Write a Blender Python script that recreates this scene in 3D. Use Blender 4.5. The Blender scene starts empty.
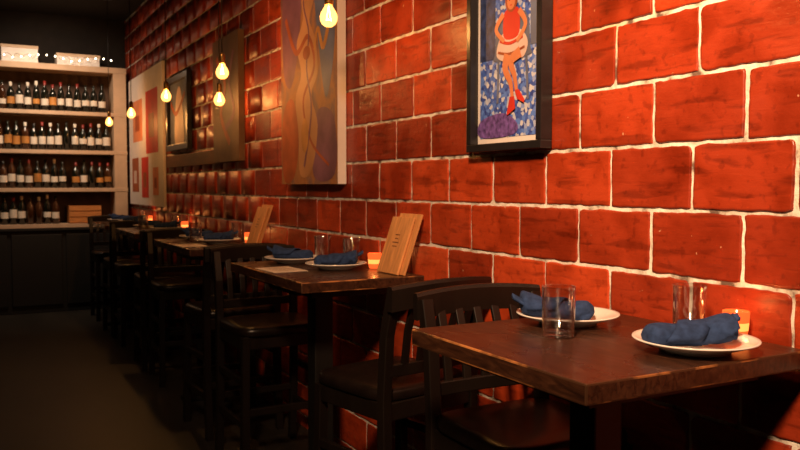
import bpy, bmesh, math, random
from mathutils import Vector, Matrix, noise
random.seed(7)
scene = bpy.context.scene
try:
    scene.view_settings.view_transform = 'Standard'
    scene.view_settings.look = 'None'
except Exception as e:
    print(e)

# ---------------------------------------------------------------- materials
def new_mat(name):
    m = bpy.data.materials.new(name); m.use_nodes = True
    nt = m.node_tree
    return m, nt, nt.nodes['Principled BSDF'], nt.nodes, nt.links

def ramp(N, L, fac, stops):
    r = N.new('ShaderNodeValToRGB')
    el = r.color_ramp.elements
    while len(el) < len(stops): el.new(0.5)
    for e, (p, c) in zip(el, stops):
        e.position = p; e.color = (c[0], c[1], c[2], 1)
    L.new(fac, r.inputs['Fac'])
    return r.outputs['Color']

def noise_tex(N, L, scale, detail=4, vscale=(1, 1, 1), dist=0.0, coord='Object'):
    tc = N.new('ShaderNodeTexCoord'); mp = N.new('ShaderNodeMapping')
    mp.inputs['Scale'].default_value = vscale
    L.new(tc.outputs[coord], mp.inputs['Vector'])
    n = N.new('ShaderNodeTexNoise'); n.inputs['Scale'].default_value = scale
    n.inputs['Detail'].default_value = detail; n.inputs['Distortion'].default_value = dist
    L.new(mp.outputs['Vector'], n.inputs['Vector'])
    return n.outputs['Fac']

def bump(N, L, B, h, strength=0.3, dist=0.005):
    b = N.new('ShaderNodeBump'); b.inputs['Strength'].default_value = strength
    b.inputs['Distance'].default_value = dist
    L.new(h, b.inputs['Height']); L.new(b.outputs['Normal'], B.inputs['Normal'])

def simple(name, col, rough=0.5, metal=0.0, vary=0.25, scale=8, bmp=0.0, spec=0.5, vscale=(1, 1, 1)):
    m, nt, B, N, L = new_mat(name)
    f = noise_tex(N, L, scale, vscale=vscale)
    c0 = [max(0, c*(1-vary)) for c in col]; c1 = [min(1, c*(1+vary)) for c in col]
    L.new(ramp(N, L, f, [(0.3, c0), (0.7, c1)]), B.inputs['Base Color'])
    B.inputs['Roughness'].default_value = rough; B.inputs['Metallic'].default_value = metal
    B.inputs['Specular IOR Level'].default_value = spec
    if bmp: bump(N, L, B, f, bmp)
    return m

def emis(name, col, strength, base=None):
    m, nt, B, N, L = new_mat(name)
    base = base or col
    B.inputs['Base Color'].default_value = (base[0], base[1], base[2], 1)
    B.inputs['Emission Color'].default_value = (col[0], col[1], col[2], 1)
    B.inputs['Emission Strength'].default_value = strength
    B.inputs['Roughness'].default_value = .15
    return m

def mul(N, L, a, b, fac):
    mx = N.new('ShaderNodeMixRGB'); mx.blend_type = 'MULTIPLY'; mx.inputs[0].default_value = fac
    L.new(a, mx.inputs[1]); L.new(b, mx.inputs[2]); return mx.outputs[0]

def brick_mat():
    m, nt, B, N, L = new_mat('glazed_red_brick')
    at = N.new('ShaderNodeAttribute'); at.attribute_name = 'brick_rand'
    base = ramp(N, L, at.outputs['Fac'], [(0.0, (0.32, 0.036, 0.010)), (0.35, (0.46, 0.054, 0.013)), (0.7, (0.57, 0.070, 0.017)), (1.0, (0.64, 0.088, 0.022))])
    f1 = noise_tex(N, L, 7.0, 8, (1, 1, 1.3), 0.3)
    f2 = noise_tex(N, L, 7.0, 10, (1, .8, 5.0), 0.3)
    f3 = noise_tex(N, L, 42.0, 8)
    f4 = noise_tex(N, L, 120.0, 3)
    f5 = noise_tex(N, L, 1.3, 3)
    c = mul(N, L, base, ramp(N, L, f1, [(0.34, (0.54, 0.48, 0.46)), (0.58, (1, 1, 1))]), 0.75)
    c = mul(N, L, c, ramp(N, L, f2, [(0.34, (0.34, 0.30, 0.28)), (0.44, (1, 1, 1))]), 0.55)
    c = mul(N, L, c, ramp(N, L, f3, [(0.34, (0.5, 0.45, 0.45)), (0.42, (1, 1, 1))]), 0.5)
    c = mul(N, L, c, ramp(N, L, f5, [(0.35, (0.76, 0.70, 0.68)), (0.6, (1, 1, 1))]), 0.8)
    fl = ramp(N, L, f3, [(0.72, (0, 0, 0)), (0.75, (1, 1, 1))])
    m3 = N.new('ShaderNodeMixRGB'); L.new(fl, m3.inputs[0]); L.new(c, m3.inputs[1])
    m3.inputs[2].default_value = (0.55, 0.28, 0.16, 1)
    L.new(m3.outputs[0], B.inputs['Base Color'])
    L.new(ramp(N, L, f1, [(0.3, (0.28,)*3), (0.7, (0.50,)*3)]), B.inputs['Roughness'])
    B.inputs['Specular IOR Level'].default_value = 0.45
    ad = N.new('ShaderNodeMath'); ad.operation = 'ADD'; L.new(f2, ad.inputs[0]); L.new(f1, ad.inputs[1])
    a2 = N.new('ShaderNodeMath'); a2.operation = 'MULTIPLY_ADD'; L.new(f3, a2.inputs[0]); a2.inputs[1].default_value = .4
    L.new(ad.outputs[0], a2.inputs[2])
    a3 = N.new('ShaderNodeMath'); a3.operation = 'MULTIPLY_ADD'; L.new(f4, a3.inputs[0]); a3.inputs[1].default_value = .12
    L.new(a2.outputs[0], a3.inputs[2])
    bump(N, L, B, a3.outputs[0], 0.42, 0.006)
    return m

def mortar_mat():
    m, nt, B, N, L = new_mat('white_mortar')
    f = noise_tex(N, L, 18, 10)
    L.new(ramp(N, L, f, [(0.32, (0.14, 0.09, 0.065)), (0.41, (0.56, 0.50, 0.41)), (0.60, (0.86, 0.82, 0.72))]), B.inputs['Base Color'])
    B.inputs['Roughness'].default_value = 0.9
    bump(N, L, B, noise_tex(N, L, 90, 6), 0.8, 0.004)
    return m

def table_mat():
    m, nt, B, N, L = new_mat('dark_stained_wood')
    f = noise_tex(N, L, 9, 8, (9, 1.2, 6), 0.8)
    f2 = noise_tex(N, L, 5, 5)
    c = ramp(N, L, f, [(0.3, (0.018, 0.0075, 0.0045)), (0.55, (0.050, 0.0195, 0.010)), (0.75, (0.088, 0.036, 0.017))])
    L.new(c, B.inputs['Base Color'])
    L.new(ramp(N, L, f2, [(0.3, (0.20,)*3), (0.7, (0.38,)*3)]), B.inputs['Roughness'])
    bump(N, L, B, f, 0.08, 0.003)
    return m

def worn_mat():
    m, nt, B, N, L = new_mat('worn_wood_edge')
    f = noise_tex(N, L, 9, 6, (1, 1, 1))
    L.new(ramp(N, L, f, [(0.50, (0.05, 0.022, 0.010)), (0.62, (0.50, 0.20, 0.06))]), B.inputs['Base Color'])
    B.inputs['Roughness'].default_value = 0.4
    return m

def glass_mat():
    m = bpy.data.materials.new('clear_glass'); m.use_nodes = True
    N = m.node_tree.nodes; L = m.node_tree.links; N.clear()
    o = N.new('ShaderNodeOutputMaterial'); mx = N.new('ShaderNodeMixShader')
    t = N.new('ShaderNodeBsdfTransparent'); g = N.new('ShaderNodeBsdfGlossy')
    t.inputs['Color'].default_value = (.90, .90, .90, 1)
    g.inputs['Roughness'].default_value = .06; g.inputs['Color'].default_value = (1, 1, 1, 1)
    lw = N.new('ShaderNodeLayerWeight'); lw.inputs['Blend'].default_value = .45
    r = N.new('ShaderNodeValToRGB'); r.color_ramp.elements[0].color = (.08, .08, .08, 1); r.color_ramp.elements[1].color = (.9, .9, .9, 1)
    r.color_ramp.elements[0].position = .2
    L.new(lw.outputs['Facing'], r.inputs[0]); L.new(r.outputs[0], mx.inputs[0])
    L.new(t.outputs[0], mx.inputs[1]); L.new(g.outputs[0], mx.inputs[2]); L.new(mx.outputs[0], o.inputs[0])
    return m

def bulb_mat():
    m = bpy.data.materials.new('glowing_bulb_glass'); m.use_nodes = True
    N = m.node_tree.nodes; L = m.node_tree.links
    N.clear()
    o = N.new('ShaderNodeOutputMaterial'); a = N.new('ShaderNodeAddShader')
    t = N.new('ShaderNodeBsdfTransparent'); e = N.new('ShaderNodeEmission')
    e.inputs['Color'].default_value = (1.0, 0.42, 0.09, 1)
    e.inputs['Strength'].default_value = 2.4
    t.inputs['Color'].default_value = (1, 0.9, 0.75, 1)
    L.new(t.outputs[0], a.inputs[0]); L.new(e.outputs[0], a.inputs[1]); L.new(a.outputs[0], o.inputs[0])
    return m

def mosaic_mat():
    m, nt, B, N, L = new_mat('blue_white_print')
    tc = N.new('ShaderNodeTexCoord'); v = N.new('ShaderNodeTexVoronoi')
    v.inputs['Scale'].default_value = 75; v.feature = 'F1'
    L.new(tc.outputs['Object'], v.inputs['Vector'])
    sp = N.new('ShaderNodeSeparateColor'); L.new(v.outputs['Color'], sp.inputs[0])
    L.new(ramp(N, L, sp.outputs[0], [(0.0, (0.03, 0.05, 0.25)), (0.35, (0.06, 0.13, 0.50)), (0.66, (0.12, 0.24, 0.68)), (0.80, (0.50, 0.54, 0.66)), (1.0, (0.66, 0.66, 0.70))]), B.inputs['Base Color'])
    B.inputs['Roughness'].default_value = 0.5
    return m

def abstract_mat():
    m, nt, B, N, L = new_mat('abstract_canvas_paint')
    f = noise_tex(N, L, 2.6, 6, (1, 1.5, 0.9), 1.6)
    L.new(ramp(N, L, f, [(0.28, (0.13, 0.07, 0.11)), (0.42, (0.30, 0.12, 0.06)), (0.52, (0.42, 0.18, 0.06)), (0.62, (0.22, 0.13, 0.12)), (0.75, (0.42, 0.17, 0.05))]), B.inputs['Base Color'])
    B.inputs['Roughness'].default_value = 0.6
    bump(N, L, B, noise_tex(N, L, 60, 4), 0.2, 0.002)
    return m

M = dict(
    brick=brick_mat(), mortar=mortar_mat(), table=table_mat(), worn=worn_mat(),
    glass=glass_mat(), bulb=bulb_mat(), mosaic=mosaic_mat(), abstract=abstract_mat(),
    black=simple('black_metal', (0.007, 0.006, 0.005), 0.45),
    chair=simple('espresso_wood', (0.009, 0.006, 0.0045), 0.38, scale=12, vscale=(1, 1, .2), spec=.35),
    vinyl=simple('black_vinyl', (0.010, 0.0062, 0.005), 0.32, scale=20, bmp=0.1, spec=.4),
    plate=simple('white_porcelain', (0.84, 0.82, 0.78), 0.15, vary=0.03),
    napkin=simple('navy_cloth', (0.022, 0.046, 0.125), 0.9, vary=0.3, scale=60, bmp=0.25, spec=0.2),
    board=simple('menu_board_wood', (0.64, 0.29, 0.10), 0.5, scale=10, vscale=(1, 6, 1)),
    ink=simple('dark_ink', (0.16, 0.06, 0.02), 0.6),
    paper=simple('cream_paper', (0.72, 0.62, 0.5), 0.7, vary=0.05),
    frame=simple('dark_frame_wood', (0.015, 0.013, 0.014), 0.3),
    cream=simple('cream_painted_wood', (0.56, 0.40, 0.27), 0.6, vary=0.1),
    shback=simple('shelf_back_stain', (0.085, 0.045, 0.026), 0.7, vary=0.3),
    white=simple('white_board', (0.80, 0.74, 0.70), 0.6, vary=0.06),
    dark=simple('dark_cabinet_paint', (0.004, 0.004, 0.004), 0.6),
    btl=simple('dark_bottle_glass', (0.008, 0.009, 0.006), 0.12, spec=0.7),
    btl2=simple('amber_bottle_glass', (0.05, 0.018, 0.007), 0.12, spec=0.7),
    label=simple('bottle_label', (0.72, 0.66, 0.56), 0.6, vary=0.1),
    caps=simple('red_capsule', (0.22, 0.02, 0.015), 0.4),
    crate=simple('crate_wood', (0.55, 0.22, 0.06), 0.6, vscale=(1, 1, 6)),
    olive=simple('olive_canvas', (0.12, 0.062, 0.024), 0.5, scale=4, vary=0.45),
    panel=simple('brown_plank', (0.11, 0.045, 0.018), 0.55, scale=6, vscale=(1, 1, 8)),
    red=simple('red_paint', (0.62, 0.035, 0.02), 0.5, vary=0.15),
    orange=simple('skin_orange_paint', (0.72, 0.24, 0.10), 0.5, vary=0.15),
    pink=simple('pale_pink_paint', (0.75, 0.55, 0.48), 0.5, vary=0.15),
    navy=simple('navy_paint', (0.03, 0.05, 0.15), 0.5, vary=0.7, scale=40),
    slate=simple('slate_paint', (0.14, 0.16, 0.24), 0.55, vary=0.3),
    blue=simple('dusty_blue_paint', (0.13, 0.15, 0.24), 0.55, vary=0.4, scale=5),
    purple=simple('purple_paint', (0.15, 0.08, 0.30), 0.5, vary=0.6, scale=60),
    ochre=simple('ochre_paint', (0.50, 0.22, 0.05), 0.55, vary=0.3),
    skin=simple('tan_paint', (0.50, 0.24, 0.10), 0.55, vary=0.25, scale=4),
    rust=simple('rust_paint', (0.38, 0.085, 0.025), 0.55, vary=0.3),
    mauve=simple('mauve_paint', (0.22, 0.09, 0.13), 0.55, vary=0.3),
    brass=simple('brass_socket', (0.35, 0.2, 0.06), 0.35, metal=0.9),
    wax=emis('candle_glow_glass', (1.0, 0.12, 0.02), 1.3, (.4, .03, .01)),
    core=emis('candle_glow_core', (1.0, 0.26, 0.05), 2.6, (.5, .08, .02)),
    flame=emis('candle_flame', (1.0, 0.6, 0.2), 30),
    fairy=emis('fairy_light_bulb', (1.0, 0.85, 0.6), 14),
    floor=simple('dark_floor', (0.021, 0.018, 0.014), 0.5, vary=0.5, scale=3, vscale=(1, .3, 1)),
    ceil=simple('black_ceiling', (0.005, 0.004, 0.004), 0.9),
    wall=simple('dark_plaster', (0.014, 0.010, 0.008), 0.9),
)

# ---------------------------------------------------------------- builder
class Bld:
    def __init__(s, name):
        s.name = name; s.bm = bmesh.new(); s.mats = []
    def mi(s, k):
        if k not in s.mats: s.mats.append(k)
        return s.mats.index(k)
    def box(s, c, size, mat, rot=None, bevel=0.0, bmat=None, seg=2):
        mx = Matrix.Translation(c) @ (rot.to_4x4() if rot is not None else Matrix.Identity(4)) @ Matrix.Diagonal((*size, 1))
        r = bmesh.ops.create_cube(s.bm, size=1, matrix=mx)
        fs = set(f for v in r['verts'] for f in v.link_faces)
        i = s.mi(mat)
        for f in fs: f.material_index = i
        if bevel:
            es = list(set(e for f in fs for e in f.edges))
            bmesh.ops.bevel(s.bm, geom=es, offset=bevel, segments=seg, affect='EDGES', profile=0.6,
                            material=s.mi(bmat) if bmat else -1)
    def loft(s, rings, mat, caps=True, smooth=True):
        i = s.mi(mat); vr = [[s.bm.verts.new(p) for p in r] for r in rings]
        n = len(rings[0])
        for a, b in zip(vr, vr[1:]):
            for k in range(n):
                try:
                    f = s.bm.faces.new((a[k], a[(k+1) % n], b[(k+1) % n], b[k])); f.material_index = i; f.smooth = smooth
                except ValueError: pass
        if caps:
            for r, rev in ((vr[0], True), (vr[-1], False)):
                f = s.bm.faces.new(r[::-1] if rev else r); f.material_index = i
    def lathe(s, prof, c, mat, n=32, caps=False, mx=None):
        rings = []
        for r, z in prof:
            ring = [Vector((max(r, 1e-4)*math.cos(2*math.pi*k/n), max(r, 1e-4)*math.sin(2*math.pi*k/n), z)) for k in range(n)]
            if mx: ring = [mx @ p for p in ring]
            rings.append([p + Vector(c) for p in ring])
        s.loft(rings, mat, caps)
    def beam(s, pts, w, h, mat, up=(0, 0, 1)):
        rings = []
        pts = [Vector(p) for p in pts]
        for j, p in enumerate(pts):
            d = (pts[min(j+1, len(pts)-1)] - pts[max(j-1, 0)]).normalized()
            u = Vector(up); sd = d.cross(u).normalized(); u2 = sd.cross(d)
            e = 0.15
            ring = []
            for a, b in ((-1, -1+e), (-1+e, -1), (1-e, -1), (1, -1+e), (1, 1-e), (1-e, 1), (-1+e, 1), (-1, 1-e)):
                ring.append(p + sd*a*w/2 + u2*b*h/2)
            rings.append(ring)
        s.loft(rings, mat, True, smooth=False)
    def tube(s, pts, r, mat, n=10):
        rings = []
        pts = [Vector(p) for p in pts]
        for j, p in enumerate(pts):
            d = (pts[min(j+1, len(pts)-1)] - pts[max(j-1, 0)]).normalized()
            u = Vector((0, 0, 1)) if abs(d.z) < .9 else Vector((1, 0, 0))
            sd = d.cross(u).normalized(); u2 = sd.cross(d)
            rr = r[j] if isinstance(r, (list, tuple)) else r
            rings.append([p + (sd*math.cos(2*math.pi*k/n) + u2*math.sin(2*math.pi*k/n))*rr for k in range(n)])
        s.loft(rings, mat)
    def poly(s, pts, mat):
        f = s.bm.faces.new([s.bm.verts.new(p) for p in pts]); f.material_index = s.mi(mat)
        return f
    def done(s, loc=(0, 0, 0), rotz=0.0, fix=True):
        if fix: bmesh.ops.recalc_face_normals(s.bm, faces=s.bm.faces[:])
        me = bpy.data.meshes.new(s.name); s.bm.to_mesh(me); s.bm.free()
        for k in s.mats: me.materials.append(M[k])
        o = bpy.data.objects.new(s.name, me); scene.collection.objects.link(o)
        o.location = loc; o.rotation_euler = (0, 0, rotz)
        return o

def inst(src, loc, rotz=0.0):
    o = bpy.data.objects.new(src.name.split('.')[0], src.data)
    scene.collection.objects.link(o); o.location = loc; o.rotation_euler = (0, 0, rotz)
    return o

# ---------------------------------------------------------------- room
WX = 1.60; YB = 9.37; ZC = 3.15; Y0 = -1.6; XL = -3.2
def shell(name, lo, hi, mat):
    b = Bld(name)
    c = [(a+d)/2 for a, d in zip(lo, hi)]; sz = [d-a for a, d in zip(lo, hi)]
    b.box(c, sz, mat); return b.done()
shell('floor', (XL-.15, Y0-.15, -0.1), (WX+.15, YB+.15, 0), 'floor')
shell('ceiling', (XL-.15, Y0-.15, ZC), (WX+.15, YB+.15, ZC+.1), 'ceil')
shell('wall_back', (XL-.15, YB, 0), (WX+.15, YB+.15, ZC), 'wall')
shell('wall_left', (XL-.15, Y0, 0), (XL, YB, ZC), 'wall')
shell('wall_front', (XL-.15, Y0-.15, 0), (WX+.15, Y0, ZC), 'wall')

def brick_wall():
    b = Bld('wall_right')
    b.box((WX+.0035+.07, (Y0+YB)/2, ZC/2), (.14, YB-Y0, ZC), 'mortar')
    bi = b.mi('brick')
    bm = b.bm
    lay = bm.loops.layers.color.new('brick_rand')
    W = .287; H = .17
    z = 1.257 - 8*H; row = 0
    while z < ZC:
        y = 1.411 - 11*W + (W/2 if row % 2 else 0) + random.uniform(-.012, .012)
        while y < YB:
            near = y < 4.6
            S = [0, .010, .03, .06, .10, .16, .23, .30, .37, .44, .5, .56, .63, .70, .77, .84, .90, .94, .97, .990, 1] if near else [0, .012, .3, .7, .988, 1]
            T = [0, .016, .05, .12, .22, .33, .44, .56, .67, .78, .88, .95, .984, 1] if near else [0, .02, .5, .98, 1]
            m = .0032
            ya, yb = y+m+random.uniform(-.0018, .0018), y+W-m+random.uniform(-.0018, .0018)
            za, zb = z+m+random.uniform(-.001, .0018), z+H-m+random.uniform(-.0018, .001)
            ya, yb = max(ya, Y0), min(yb, YB); za, zb = max(za, 0), min(zb, ZC)
            if yb-ya > .03 and zb-za > .02:
                col = random.random(); dx = random.uniform(-.001, .0005)
                tlt = random.uniform(-.0022, .0022); tlt2 = random.uniform(-.0022, .0022)
                cr = [random.uniform(.000, .003) if random.random() < .85 else .006 for _ in range(4)]
                g = []
                for ti, tt in enumerate(T):
                    r = []
                    for si, ss in enumerate(S):
                        yy = ya+(yb-ya)*ss; zz = za+(zb-za)*tt
                        q = Vector((yy*26, zz*26, 3.1)); q2 = q*3.1
                        edge = (si in (0, 1, len(S)-2, len(S)-1)) or (ti in (0, 1, len(T)-2, len(T)-1))
                        k = .0028 if edge else 0.0006
                        yy += (noise.noise(q)+.8*noise.noise(q2))*k; zz += (noise.noise(q+Vector((9, 4, 1)))+.8*noise.noise(q2+Vector((2, 7, 1))))*k
                        for ci, (cs, ct) in enumerate(((0, 0), (1, 0), (1, 1), (0, 1))):
                            d = math.hypot((ss-cs)*(yb-ya), (tt-ct)*(zb-za))
                            wgt = max(0, 1-d/.014)
                            yy += (.5-cs)*2*cr[ci]*wgt; zz += (.5-ct)*2*cr[ci]*wgt
                        xx = WX + dx + tlt*(ss-.5) + tlt2*(tt-.5) + noise.noise(Vector((yy*12, zz*12, 0)))*.0012
                        xx = min(xx, WX+.0022)
                        if si in (0, len(S)-1) or ti in (0, len(T)-1): xx = WX+.007
                        r.append(bm.verts.new((xx, yy, zz)))
                    g.append(r)
                for i in range(len(T)-1):
                    for j in range(len(S)-1):
                        f = bm.faces.new((g[i][j], g[i+1][j], g[i+1][j+1], g[i][j+1]))
                        f.material_index = bi; f.smooth = 0 < i < len(T)-2 and 0 < j < len(S)-2
                        for l in f.loops: l[lay] = (col, col, col, 1)
            y += W
        z += H; row += 1
    b.done(fix=False)
brick_wall()

# ---------------------------------------------------------------- tables
TZ = 0.97
def table(y0, y1, x0, x1=1.575):
    b = Bld('bar_table')
    cx, cy = (x0+x1)/2, (y0+y1)/2
    w, l = x1-x0, y1-y0
    b.box((0, 0, TZ-.02), (w, l, .04), 'table', bevel=.004, bmat='worn')
    b.box((0, 0, TZ-.055), (w-.14, l-.14, .03), 'black')
    b.box((0, 0, TZ-.078), (.34, .34, .016), 'black')
    b.box((0, 0, (TZ-.08)/2+.02), (.085, .085, TZ-.12), 'black', bevel=.006)
    b.box((0, 0, .045), (.14, .14, .05), 'black', bevel=.01)
    b.box((0, 0, .018), (w-.12, .09, .034), 'black', bevel=.01)
    b.box((0, 0, .0185), (.09, l-.12 if l < .7 else .55, .035), 'black', bevel=.01)
    return b.done((cx, cy, 0))
table(1.07, 1.70, .955)
table(2.70, 3.58, 1.06)
table(4.42, 5.38, 1.08)
table(6.12, 6.98, 1.09)
table(7.55, 8.35, 1.09)

# ---------------------------------------------------------------- chairs
def chair_mesh():
    b = Bld('bar_chair')
    SH = .645
    w = .195
    for sx in (-1, 1):
        b.beam([(sx*w, .185, 0), (sx*(w-.01), .175, SH-.02)], .036, .036, 'chair', up=(0, 1, 0))
        b.beam([(sx*w, -.215, 0), (sx*w, -.19, .3), (sx*w, -.185, SH), (sx*w, -.20, .85), (sx*w, -.235, .99)], .036, .036, 'chair', up=(0, 1, 0))
        b.beam([(sx*w, .18, .22), (sx*w, -.2, .22)], .022, .03, 'chair')
        b.beam([(sx*w, .18, .42), (sx*w, -.19, .42)], .022, .03, 'chair')
        b.beam([(sx*(w-.005), .17, SH-.045), (sx*(w-.005), -.18, SH-.045)], .024, .06, 'chair')
    b.beam([(-w, .18, .28), (w, .18, .28)], .026, .034, 'chair')
    b.beam([(-w, -.195, .28), (w, -.195, .28)], .022, .03, 'chair')
    b.beam([(-w, .172, SH-.045), (w, .172, SH-.045)], .024, .06, 'chair')
    b.beam([(-w, -.185, SH-.045), (w, -.185, SH-.045)], .024, .06, 'chair')
    rings = []
    for (z, sc) in ((SH-.014, .97), (SH-.008, 1.0), (SH+.014, 1.0), (SH+.024, .97), (SH+.030, .88), (SH+.031, .5)):
        ring = []
        for k in range(32):
            a = 2*math.pi*k/32; c, s_ = math.cos(a), math.sin(a)
            px = math.copysign(abs(c)**.35, c)*.212*sc; py = math.copysign(abs(s_)**.35, s_)*.205*sc
            ring.append(Vector((px, py+.005, z)))
        rings.append(ring)
    b.loft(rings, 'vinyl')
    def arc(x): return -.245 - .022*(1-(x/.22)**2)
    xs = [-.222+.444*i/10 for i in range(11)]
    rings = []
    for x in xs:
        y = arc(x); ht = 1.022 - .012*(x/.22)**2
        ring = [Vector((x, y-.012, ht-.078)), Vector((x, y+.012, ht-.078)), Vector((x, y+.013, ht-.01)), Vector((x, y+.008, ht)), Vector((x, y-.008, ht)), Vector((x, y-.013, ht-.01))]
        rings.append(ring)
    b.loft(rings, 'chair', smooth=False)
    b.beam([(x, -.197-.012*(1-(x/.2)**2), .735) for x in [-.19, -.1, 0, .1, .19]], .022, .04, 'chair')
    for i in range(5):
        x = -.13+.065*i
        b.beam([(x, -.207, .74), (x, -.225, .86), (x, arc(x), .97)], .026, .012, 'chair', up=(0, 1, 0))
    return b.done((1.358, 1.755, 0), math.pi)
ch = chair_mesh()
inst(ch, (1.305, 2.45, 0), math.radians(12))
inst(ch, (1.29, 3.70, 0), math.radians(181))
inst(ch, (1.27, 4.30, 0), math.radians(3))
inst(ch, (1.31, 5.50, 0), math.radians(178))
inst(ch, (1.30, 6.05, 0), math.radians(-2))
inst(ch, (1.31, 7.02, 0), math.radians(180))
inst(ch, (1.30, 7.52, 0), math.radians(2))
inst(ch, (1.31, 8.42, 0), math.radians(180))

# ---------------------------------------------------------------- tableware
def plate_mesh():
    b = Bld('dinner_plate')
    b.lathe([(0, .004), (.060, .004), (.064, 0), (.072, 0), (.075, .006), (.098, .013), (.126, .023), (.130, .0255), (.129, .028), (.122, .0265), (.096, .018), (.080, .012), (.070, .0095), (0, .0095)], (0, 0, 0), 'plate', 64)
    return b.done((1.358, 1.185, TZ+.0005))
def glass_mesh():
    b = Bld('drinking_glass')
    b.lathe([(0, 0), (.034, 0), (.0365, .003), (.0395, .116), (.0388, .118), (.0378, .116), (.0350, .016), (.030, .012), (0, .011)], (0, 0, 0), 'glass', 48)
    return b.done((1.203, 1.445, TZ+.0005))
def napkin_mesh():
    b = Bld('cloth_napkin')
    rings = []; n = 48; m = 34; Lh = .092
    for j in range(m+1):
        s = j/m; x = -Lh + 2*Lh*s
        r = .027 + .007*s**2 + .003*math.sin(s*9)
        endt = min(1, s/.09, (1-s)/.04)
        r *= (0.5+.5*math.sin(min(1, endt)*math.pi/2))
        zc = .022 + .016*max(0, s-.62)*2.5
        yc = .008*math.sin(s*5)
        ring = []
        for k in range(n):
            a = 2*math.pi*k/n
            ph = ((a/(2*math.pi)) + .55*s) % 1.0
            ph2 = ((a/(2*math.pi)) + .25 - .9*s) % 1.0
            rr = r*(1 + .26*ph**1.5 + (.16*ph2**2)) + .002*noise.noise(Vector((x*40, math.cos(a)*2, math.sin(a)*2)))
            y = yc + rr*1.2*math.cos(a); z = zc + rr*.74*math.sin(a)
            ring.append(Vector((x, y, max(z, .0))))
        rings.append(ring)
    b.loft(rings, 'napkin')
    rings = []
    for j in range(11):
        s = j/10; a = math.radians(200-190*s)
        ring = []; rr = .038
        for (dx, dr) in ((-.036, 0), (-.018, .002), (.0, .0), (.02, .003), (.038, 0), (.038, -.004), (0, -.004), (-.036, -.004)):
            ring.append(Vector((dx+.07*(s-.5)+.01, (rr+dr)*1.22*math.cos(a), .024+(rr+dr)*.75*math.sin(a))))
        rings.append(ring)
    b.loft(rings, 'napkin')
    rings = []
    for j in range(8):
        s = j/7
        ring = []
        for k in range(7):
            t = k/6-.5
            ring.append(Vector((.06+.055*s, .05*t*(1-.35*s)+.012, .032+.030*s+.004*math.sin(t*9+s*2))))
        for k in range(6, -1, -1):
            t = k/6-.5
            ring.append(Vector((.06+.055*s, .05*t*(1-.35*s)+.012, .024+.030*s+.004*math.sin(t*9+s*2))))
        rings.append(ring)
    b.loft(rings, 'napkin')
    return b.done((1.338, 1.19, TZ+.0135), math.radians(-25))
pl = plate_mesh(); gl = glass_mesh(); nk = napkin_mesh()
inst(gl, (1.494, 1.322, TZ+.0005))
def setting(px, py, ang, gx=None, gy=None):
    inst(pl, (px, py, TZ+.0005))
    inst(nk, (px, py, TZ+.0135), math.radians(ang))
    if gx: inst(gl, (gx, gy, TZ+.0005))
setting(1.345, 1.58, 150)
bpy.data.objects['cloth_napkin.001'].location = (1.318, 1.59, TZ+.0135)
setting(1.37, 3.09, -28, 1.515, 3.245)
setting(1.31, 3.44, 155, 1.47, 3.47)
setting(1.36, 4.83, -28, 1.52, 4.97)
setting(1.34, 5.22, 155, 1.27, 5.04)
setting(1.38, 6.40, -28, 1.50, 6.58)
setting(1.34, 6.84, 155, 1.25, 6.62)
setting(1.38, 7.80, -28, 1.50, 7.98)
setting(1.34, 8.2, 155)

def candle_mesh():
    b = Bld('votive_candle')
    b.lathe([(0, 0), (.021, 0), (.024, .004), (.027, .020)], (0, 0, 0), 'wax', 32)
    b.lathe([(.027, .020), (.0285, .038)], (0, 0, 0), 'core', 32)
    b.lathe([(.0285, .038), (.030, .062), (.029, .064), (.0275, .062), (.023, .016), (0, .014)], (0, 0, 0), 'wax', 32)
    b.lathe([(0, .015), (.021, .016), (.022, .030), (0, .032)], (0, 0, 0), 'paper', 24)
    b.lathe([(0, .034), (.0035, .038), (.0045, .045), (.002, .055), (0, .060)], (0, 0, 0), 'flame', 12)
    return b.done((1.548, 1.235, TZ+.0005))
cd = candle_mesh()
def lampat(p, e, col, r=.02):
    l = bpy.data.lights.new('point', 'POINT'); l.energy = e; l.color = col; l.shadow_soft_size = r
    o = bpy.data.objects.new('lamp_light', l); scene.collection.objects.link(o); o.location = p
    return o
cps = [(1.548, 1.235), (1.525, 3.035), (1.53, 4.765), (1.55, 6.5), (1.55, 7.9)]
for i, (x, y) in enumerate(cps):
    if i: inst(cd, (x, y, TZ+.0005))
    lampat((x-.003, y, TZ+.072), .13, (1, .34, .08), .006)

def menu_mesh():
    b = Bld('menu_board')
    th = math.atan2(.085, .245)
    R = Matrix.Rotation(th, 3, 'Y')
    for k, (yo, zo, xo, hh) in enumerate(((0, 0, 0, .25), (.03, .0, -.0135, .235))):
        c = Vector((xo, yo, 0)) + R @ Vector((0, 0, hh/2))
        b.box(c, (.009, .175, hh), 'board', rot=R, bevel=.0015)
    for j in range(4):
        wd = (.05, .035, .07, .05)[j]
        c = Vector((-.0135, .03, 0)) + R @ Vector((-.0048, 0, .16-.016*j))
        b.box(c, (.0006, wd*.7, .004), 'ink', rot=R)
    return b.done((1.492, 2.80, TZ+.0015), 0)
mn = menu_mesh()
inst(mn, (1.492, 4.54, TZ+.0015))

b = Bld('paper_menu')
b.box((0, 0, .001), (.15, .21, .0015), 'paper')
for j in range(6): b.box((0, .07-.026*j, .002), (.09, .004, .0003), 'ink')
pm = b.done((1.155, 3.17, TZ), math.radians(3))
inst(pm, (1.155, 4.72, TZ), .05)

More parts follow.
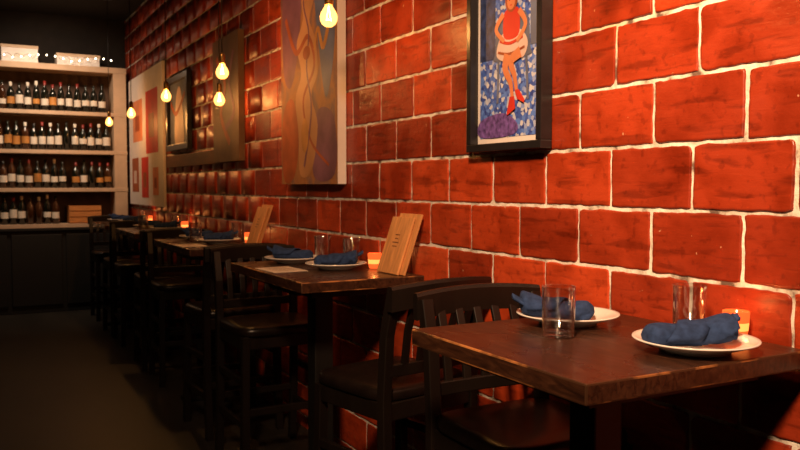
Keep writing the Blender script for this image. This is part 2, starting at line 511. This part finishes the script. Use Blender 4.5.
# ---------------------------------------------------------------- wall art
def wallmap(yc, zc):
    return lambda u, v, d: Vector((WX - .004 - d, yc-u, zc+v))
def frame_art(name, yc, zc, w, h, fw, fd, mat):
    b = Bld(name); P = wallmap(yc, zc)
    for (u, v, sw, sh) in ((0, h/2-fw/2, w, fw), (0, -h/2+fw/2, w, fw), (-w/2+fw/2, 0, fw, h-2*fw), (w/2-fw/2, 0, fw, h-2*fw)):
        b.box(P(u, v, fd/2), (fd, sw, sh), mat, bevel=.003)
    return b, P
def rect(b, P, u0, u1, v0, v1, d, mat):
    b.poly([P(u0, v0, d), P(u1, v0, d), P(u1, v1, d), P(u0, v1, d)], mat)
def shape(b, P, pts, d, mat):
    b.poly([P(u, v, d) for u, v in pts], mat)
def smooth_shape(b, P, pts, d, mat):
    pts = [Vector(p) for p in pts]; n = len(pts); out = []
    for i in range(n):
        p0, p1, p2, p3 = pts[i-1], pts[i], pts[(i+1) % n], pts[(i+2) % n]
        for k in range(5):
            t = k/5
            out.append(.5*((2*p1)+(p2-p0)*t+(2*p0-5*p1+4*p2-p3)*t*t+(3*p1-p0-3*p2+p3)*t**3))
    b.poly([P(q.x, q.y, d) for q in out], mat)
def stroke(b, P, pts, w, d, mat):
    pts = [Vector(p) for p in pts]
    out = []
    for i in range(len(pts)-1):
        p0, p1, p2, p3 = pts[max(i-1, 0)], pts[i], pts[i+1], pts[min(i+2, len(pts)-1)]
        for k in range(6):
            t = k/6
            out.append(.5*((2*p1)+(p2-p0)*t+(2*p0-5*p1+4*p2-p3)*t*t+(3*p1-p0-3*p2+p3)*t**3))
    out.append(pts[-1])
    n = len(out)
    for i in range(n-1):
        d0 = (out[min(i+1, n-1)]-out[max(i-1, 0)]).normalized(); d1 = (out[min(i+2, n-1)]-out[i]).normalized()
        n0 = Vector((-d0.y, d0.x)); n1 = Vector((-d1.y, d1.x))
        def ww(j):
            s = j/(n-1)
            return w[0]+(w[1]-w[0])*s if isinstance(w, tuple) else w
        a = out[i]+n0*ww(i)/2; c = out[i]-n0*ww(i)/2; e = out[i+1]-n1*ww(i+1)/2; f = out[i+1]+n1*ww(i+1)/2
        b.poly([P(q.x, q.y, d) for q in (a, c, e, f)], mat)
def disc(b, P, u, v, ru, rv, d, mat):
    shape(b, P, [(u+ru*math.cos(t*math.pi/8), v+rv*math.sin(t*math.pi/8)) for t in range(16)], d, mat)

# framed print of a seated woman
W_, H_ = .415, .70
b, P = frame_art('framed_art_print', 2.163, 1.437+H_/2, W_, H_, .026, .045, 'frame')
iw, ih = W_/2-.024, H_/2-.024
rect(b, P, -iw, iw, -ih, ih, .012, 'white')
a_, c_ = iw-.018, ih-.022
rect(b, P, -a_, a_, -c_, c_, .0135, 'mosaic')
rect(b, P, -a_, -a_+.09, -.04, c_, .0150, 'navy')
rect(b, P, a_-.05, a_, -.02, c_, .0150, 'slate')
rect(b, P, -a_+.09, a_-.05, .17, c_, .0148, 'navy')
smooth_shape(b, P, [(-a_+.005, -c_+.005), (.02, -c_+.005), (.05, -c_+.04), (-.03, -c_+.08), (-a_+.005, -c_+.06)], .0155, 'purple')
for (u0, u1) in ((-.055, -.06), (.095, .105)):
    stroke(b, P, [(u0, -.04), (u1, -.19)], .012, .016, 'slate')
smooth_shape(b, P, [(-.07, -.05), (.11, -.05), (.115, -.02), (.09, .09), (-.05, .09), (-.075, -.02)], .0162, 'slate')
smooth_shape(b, P, [(-.065, -.03), (-.02, -.055), (.03, -.04), (.08, -.055), (.105, -.01), (.07, .035), (.0, .045), (-.045, .025)], .0175, 'pink')
smooth_shape(b, P, [(-.02, .02), (.055, .02), (.062, .09), (.045, .112), (.02, .100), (-.005, .112), (-.026, .09)], .0180, 'red')
stroke(b, P, [(-.045, .015), (.01, .0), (.08, .012)], .010, .0186, 'red')
stroke(b, P, [(-.055, -.022), (.01, -.034), (.09, -.022)], .008, .0186, 'rust')
stroke(b, P, [(-.025, .10), (-.065, .055), (-.02, .01)], (.022, .014), .0195, 'orange')
stroke(b, P, [(.06, .10), (.095, .05), (.05, .0)], (.022, .014), .0195, 'orange')
stroke(b, P, [(.0, -.035), (-.012, -.08), (.018, -.13), (.028, -.185)], (.038, .014), .020, 'orange')
stroke(b, P, [(.07, -.035), (.02, -.06), (.04, -.11), (.052, -.165)], (.038, .014), .0205, 'orange')
shape(b, P, [(.015, -.175), (.040, -.175), (.045, -.215), (.0, -.235), (.0, -.225)], .021, 'red')
shape(b, P, [(.042, -.155), (.064, -.155), (.095, -.190), (.090, -.20), (.055, -.185)], .021, 'red')
disc(b, P, .018, .140, .034, .040, .0188, 'rust')
disc(b, P, .018, .135, .022, .028, .0195, 'orange')
disc(b, P, .010, .139, .003, .002, .0200, 'ink'); disc(b, P, .027, .139, .003, .002, .0200, 'ink')
disc(b, P, .018, .122, .006, .002, .0200, 'red')
b.done(fix=False)

# big canvas (unframed, deep stretcher): abstract figure
b = Bld('abstract_canvas_painting'); P = wallmap(3.855, 1.90)
w2, h2 = .76, 1.14
b.box(P(0, 0, .022), (.044, w2, h2), 'white')
q = .0448
rect(b, P, -w2/2, w2/2, -h2/2, h2/2, q, 'abstract')
smooth_shape(b, P, [(-.33, .5), (-.10, .5), (-.10, .2), (-.22, -.05), (-.34, .05)], q+.0006, 'mauve')
smooth_shape(b, P, [(.10, .5), (.34, .5), (.35, .1), (.25, -.15), (.16, .1)], q+.0007, 'blue')
smooth_shape(b, P, [(-.35, -.2), (-.2, -.12), (-.12, -.35), (-.2, -.54), (-.35, -.53)], q+.0007, 'rust')
smooth_shape(b, P, [(.15, -.2), (.34, -.25), (.35, -.52), (.1, -.54), (.08, -.38)], q+.0008, 'mauve')
smooth_shape(b, P, [(-.02, .52), (.07, .48), (.10, .36), (.04, .26), (.12, .14), (.14, -.02), (.06, -.12), (.14, -.28), (.06, -.50), (-.10, -.52), (-.12, -.30), (-.16, -.12), (-.08, .0), (-.14, .16), (-.05, .28), (-.08, .42)], q+.0010, 'skin')
stroke(b, P, [(-.30, .32), (-.15, .12), (.02, .18), (.10, .02), (-.05, -.14), (.05, -.35), (.28, -.48)], (.035, .015), q+.0016, 'rust')
stroke(b, P, [(.02, .5), (-.04, .36), (.03, .2), (.0, .02), (.06, -.2), (-.04, -.48)], (.012, .02), q+.0020, 'mauve')
stroke(b, P, [(.33, .3), (.22, .1), (.15, .2), (.10, .1)], (.04, .02), q+.0018, 'ochre')
disc(b, P, .0, .10, .05, .035, q+.0022, 'rust')
disc(b, P, -.03, -.32, .05, .09, q+.0022, 'ochre')
b.done(fix=False)

b = Bld('olive_canvas_painting'); P = wallmap(5.34, 1.905)
b.box(P(0, 0, .02), (.04, .60, .84), 'olive')
stroke(b, P, [(-.2, .3), (.0, .1), (-.1, -.1), (.1, -.3)], .05, .0412, 'rust')
stroke(b, P, [(.2, .3), (.1, .1), (.2, -.1), (0, -.2)], .04, .0416, 'mauve')
b.done(fix=False)
b = Bld('wall_plank'); b.box((WX-.014, 6.15, 1.53), (.02, 2.2, .10), 'panel', bevel=.003); b.done()
b, P = frame_art('framed_picture', 6.78, 1.93, .76, .62, .05, .04, 'frame')
rect(b, P, -.34, .34, -.27, .27, .01, 'slate')
smooth_shape(b, P, [(-.15, -.25), (.15, -.25), (.1, .1), (0, .22), (-.12, .1)], .012, 'pink')
stroke(b, P, [(-.3, .1), (-.1, 0), (.2, .15)], .04, .013, 'rust')
b.done(fix=False)
b = Bld('poster_board'); P = wallmap(8.18, 1.785)
b.box(P(0, 0, .014), (.024, 1.66, 1.31), 'white')
for (u, v, w, h, m) in ((.35, .15, .55, .60, 'red'), (-.35, .2, .5, .42, 'orange'), (.0, -.38, .34, .4, 'red'), (-.5, -.35, .35, .35, 'rust'), (.5, -.42, .25, .26, 'orange')):
    rect(b, P, u-w/2, u+w/2, v-h/2, v+h/2, .0275, m)
    rect(b, P, u-w/4, u+w/5, v-h/4, v+h/8, .0282, 'rust' if m != 'rust' else 'pink')
b.done(fix=False)

# ---------------------------------------------------------------- pendant bulbs
def bulb(x, y, z, e):
    b = Bld('pendant_bulb')
    b.lathe([(0, -.036), (.014, -.034), (.026, -.025), (.033, -.010), (.034, .004), (.029, .020), (.019, .036), (.014, .046), (.013, .052)], (0, 0, 0), 'bulb', 24)
    b.lathe([(.0145, .048), (.016, .05), (.016, .095), (.010, .105), (.003, .108)], (0, 0, 0), 'brass', 20, caps=True)
    b.tube([(0, 0, .105), (0, 0, ZC-z-.02)], .0028, 'black', 8)
    b.lathe([(.045, ZC-z-.028), (.05, ZC-z-.02), (.05, ZC-z-.001)], (0, 0, 0), 'black', 20, caps=True)
    b.tube([(.0, 0, .045), (.006, 0, .01), (.010, 0, -.012), (0, .004, -.006), (-.010, 0, -.012), (-.006, 0, .01), (0, 0, .044)], .0012, 'flame', 6)
    b.done((x, y, z))
    lampat((x, y, z-.002), e, (1, .46, .14), .016)
for (x, y, z, e) in ((1.25, 1.42, 1.95, 4.4), (1.25, 2.88, 1.97, 5.2), (1.25, 4.34, 1.94, 5.0), (1.42, 5.0, 1.86, 1.4),
                     (1.25, 5.73, 1.945, 3.8), (1.25, 7.07, 1.93, 5.5), (1.25, 8.25, 1.94, 5.0)):
    bulb(x, y, z, e)

# ---------------------------------------------------------------- back bar
X0, X1 = -1.2, 1.55; YF = 9.02
b = Bld('wine_shelf')
b.box(((X0+X1)/2, 9.35, 1.76), (X1-X0, .02, 1.67), 'shback')
zs = [0.925, 1.30, 1.695, 2.10]
for z in zs + [2.57]:
    b.box(((X0+X1)/2, (YF+9.34)/2, z-.02), (X1-X0, 9.34-YF, .04 if z < 2.5 else .06), 'cream', bevel=.003)
for x in (X0+.02, -.12, X1-.07):
    b.box((x, (YF+9.34)/2+.002, 1.75), (.04 if x < 1.3 else .13, 9.34-YF-.004, 1.66), 'cream', bevel=.003)
b.done()
b = Bld('bar_cabinet')
b.box(((X0+X1)/2, 9.2, .43), (X1-X0, .28, .85), 'dark')
for i in range(5):
    b.box((X0+.28+.52*i, 9.05, .45), (.48, .02, .74), 'dark', bevel=.006)
b.box(((X0+X1)/2, 9.19, .868), (X1-X0+.0, .34, .022), 'dark', bevel=.003)
b.done()
b = Bld('wine_bottles')
for z in zs:
    x = -.05
    while x < X1-.18:
        if z < 1 and 0.90 < x < 1.325:
            x += .08; continue
        m = 'btl' if random.random() < .75 else 'btl2'
        s = random.uniform(.90, 1.02); r = .036*random.uniform(.92, 1.06)
        y = YF+.07+random.uniform(0, .03)
        b.lathe([(0, 0), (r, .001), (r, .19*s), (r*.8, .215*s), (.0145, .24*s), (.0135, .262*s)], (x, y, z+.001), m, 12)
        b.lathe([(.0145, .258*s), (.015, .30*s), (0, .301*s)], (x, y, z+.001), random.choice(['caps', 'btl', 'label', 'btl']), 10)
        lh = random.uniform(.05, .09); lz = random.uniform(.05, .07)
        if random.random() < .85:
            b.lathe([(r+.0008, lz), (r+.0008, lz+lh)], (x, y, z+.001), random.choice(['label', 'label', 'label', 'ochre']), 12)
        x += random.uniform(.077, .082) + (.05 if random.random() < .03 else 0)
b.done()
b = Bld('wooden_crate')
for i in range(3): b.box((0, -.12, .035+.062*i), (.32, .012, .052), 'crate', bevel=.002)
for i in range(3): b.box((0, .10, .035+.062*i), (.32, .012, .052), 'crate', bevel=.002)
for sx in (-1, 1): b.box((sx*.154, -.01, .095), (.012, .21, .18), 'crate', bevel=.002)
b.box((0, -.01, .006), (.30, .21, .01), 'crate')
b.done((1.115, 9.17, .926))
def carton(x, w, h):
    b = Bld('storage_box')
    b.box((0, 0, h/2), (w, .24, h), 'white', bevel=.006)
    b.box((0, 0, h-.01), (w+.012, .252, .03), 'cream', bevel=.004)
    b.box((0, -.121, h*.45), (.09, .004, .035), 'label')
    b.done((x, 9.2, 2.581))
carton(.52, .34, .17); carton(1.08, .42, .12); carton(.02, .3, .12)
b = Bld('fairy_lights')
pts = []
for i in range(60):
    x = -.1+1.55*i/59
    pts.append((x, 9.01+.015*math.sin(i*1.7), 2.612+.05*abs(math.sin(i*.9))))
b.tube(pts, .0018, 'black', 5)
for i, p in enumerate(pts):
    if i % 3 == 0: b.lathe([(0, -.008), (.008, 0), (0, .010)], p, 'fairy', 6)
b.done()

# ---------------------------------------------------------------- added fill lights (unseen, no fixtures)
def area(loc, tgt, e, size, col, spread=180):
    l = bpy.data.lights.new('added_fill', 'AREA'); l.energy = e; l.size = size; l.color = col
    l.spread = math.radians(spread)
    o = bpy.data.objects.new('added_fill', l); scene.collection.objects.link(o); o.location = loc
    o.rotation_euler = (Vector(tgt)-Vector(loc)).to_track_quat('-Z', 'Y').to_euler()
area((-.3, .1, 2.85), (1.6, 1.45, 1.65), 36, .3, (1, .60, .34), 75)  # added, unseen: broad warm fill over the near brick wall
area((.6, 3.4, 3.05), (1.6, 4.2, 1.9), 3, .3, (1, .52, .26), 80)  # added weaker fill for the wall farther along
area((.6, 7.9, 3.05), (.8, 9.2, 1.7), 11, .3, (1, .72, .50), 100)  # added fill aimed at the wine shelf

w = bpy.data.worlds.new('World'); scene.world = w; w.use_nodes = True
w.node_tree.nodes['Background'].inputs[0].default_value = (.02, .013, .009, 1)
w.node_tree.nodes['Background'].inputs[1].default_value = 0.5

# ---------------------------------------------------------------- camera
cam = bpy.data.cameras.new('camera'); co = bpy.data.objects.new('camera', cam)
scene.collection.objects.link(co)
co.location = (0, 0, 1.32); cam.lens = 36; cam.sensor_width = 36
co.rotation_euler = (math.radians(90-2.79), 0, math.radians(-28.5))
cam.clip_start = .05
cam.dof.use_dof = True; cam.dof.focus_distance = 1.9; cam.dof.aperture_fstop = 9
scene.camera = co
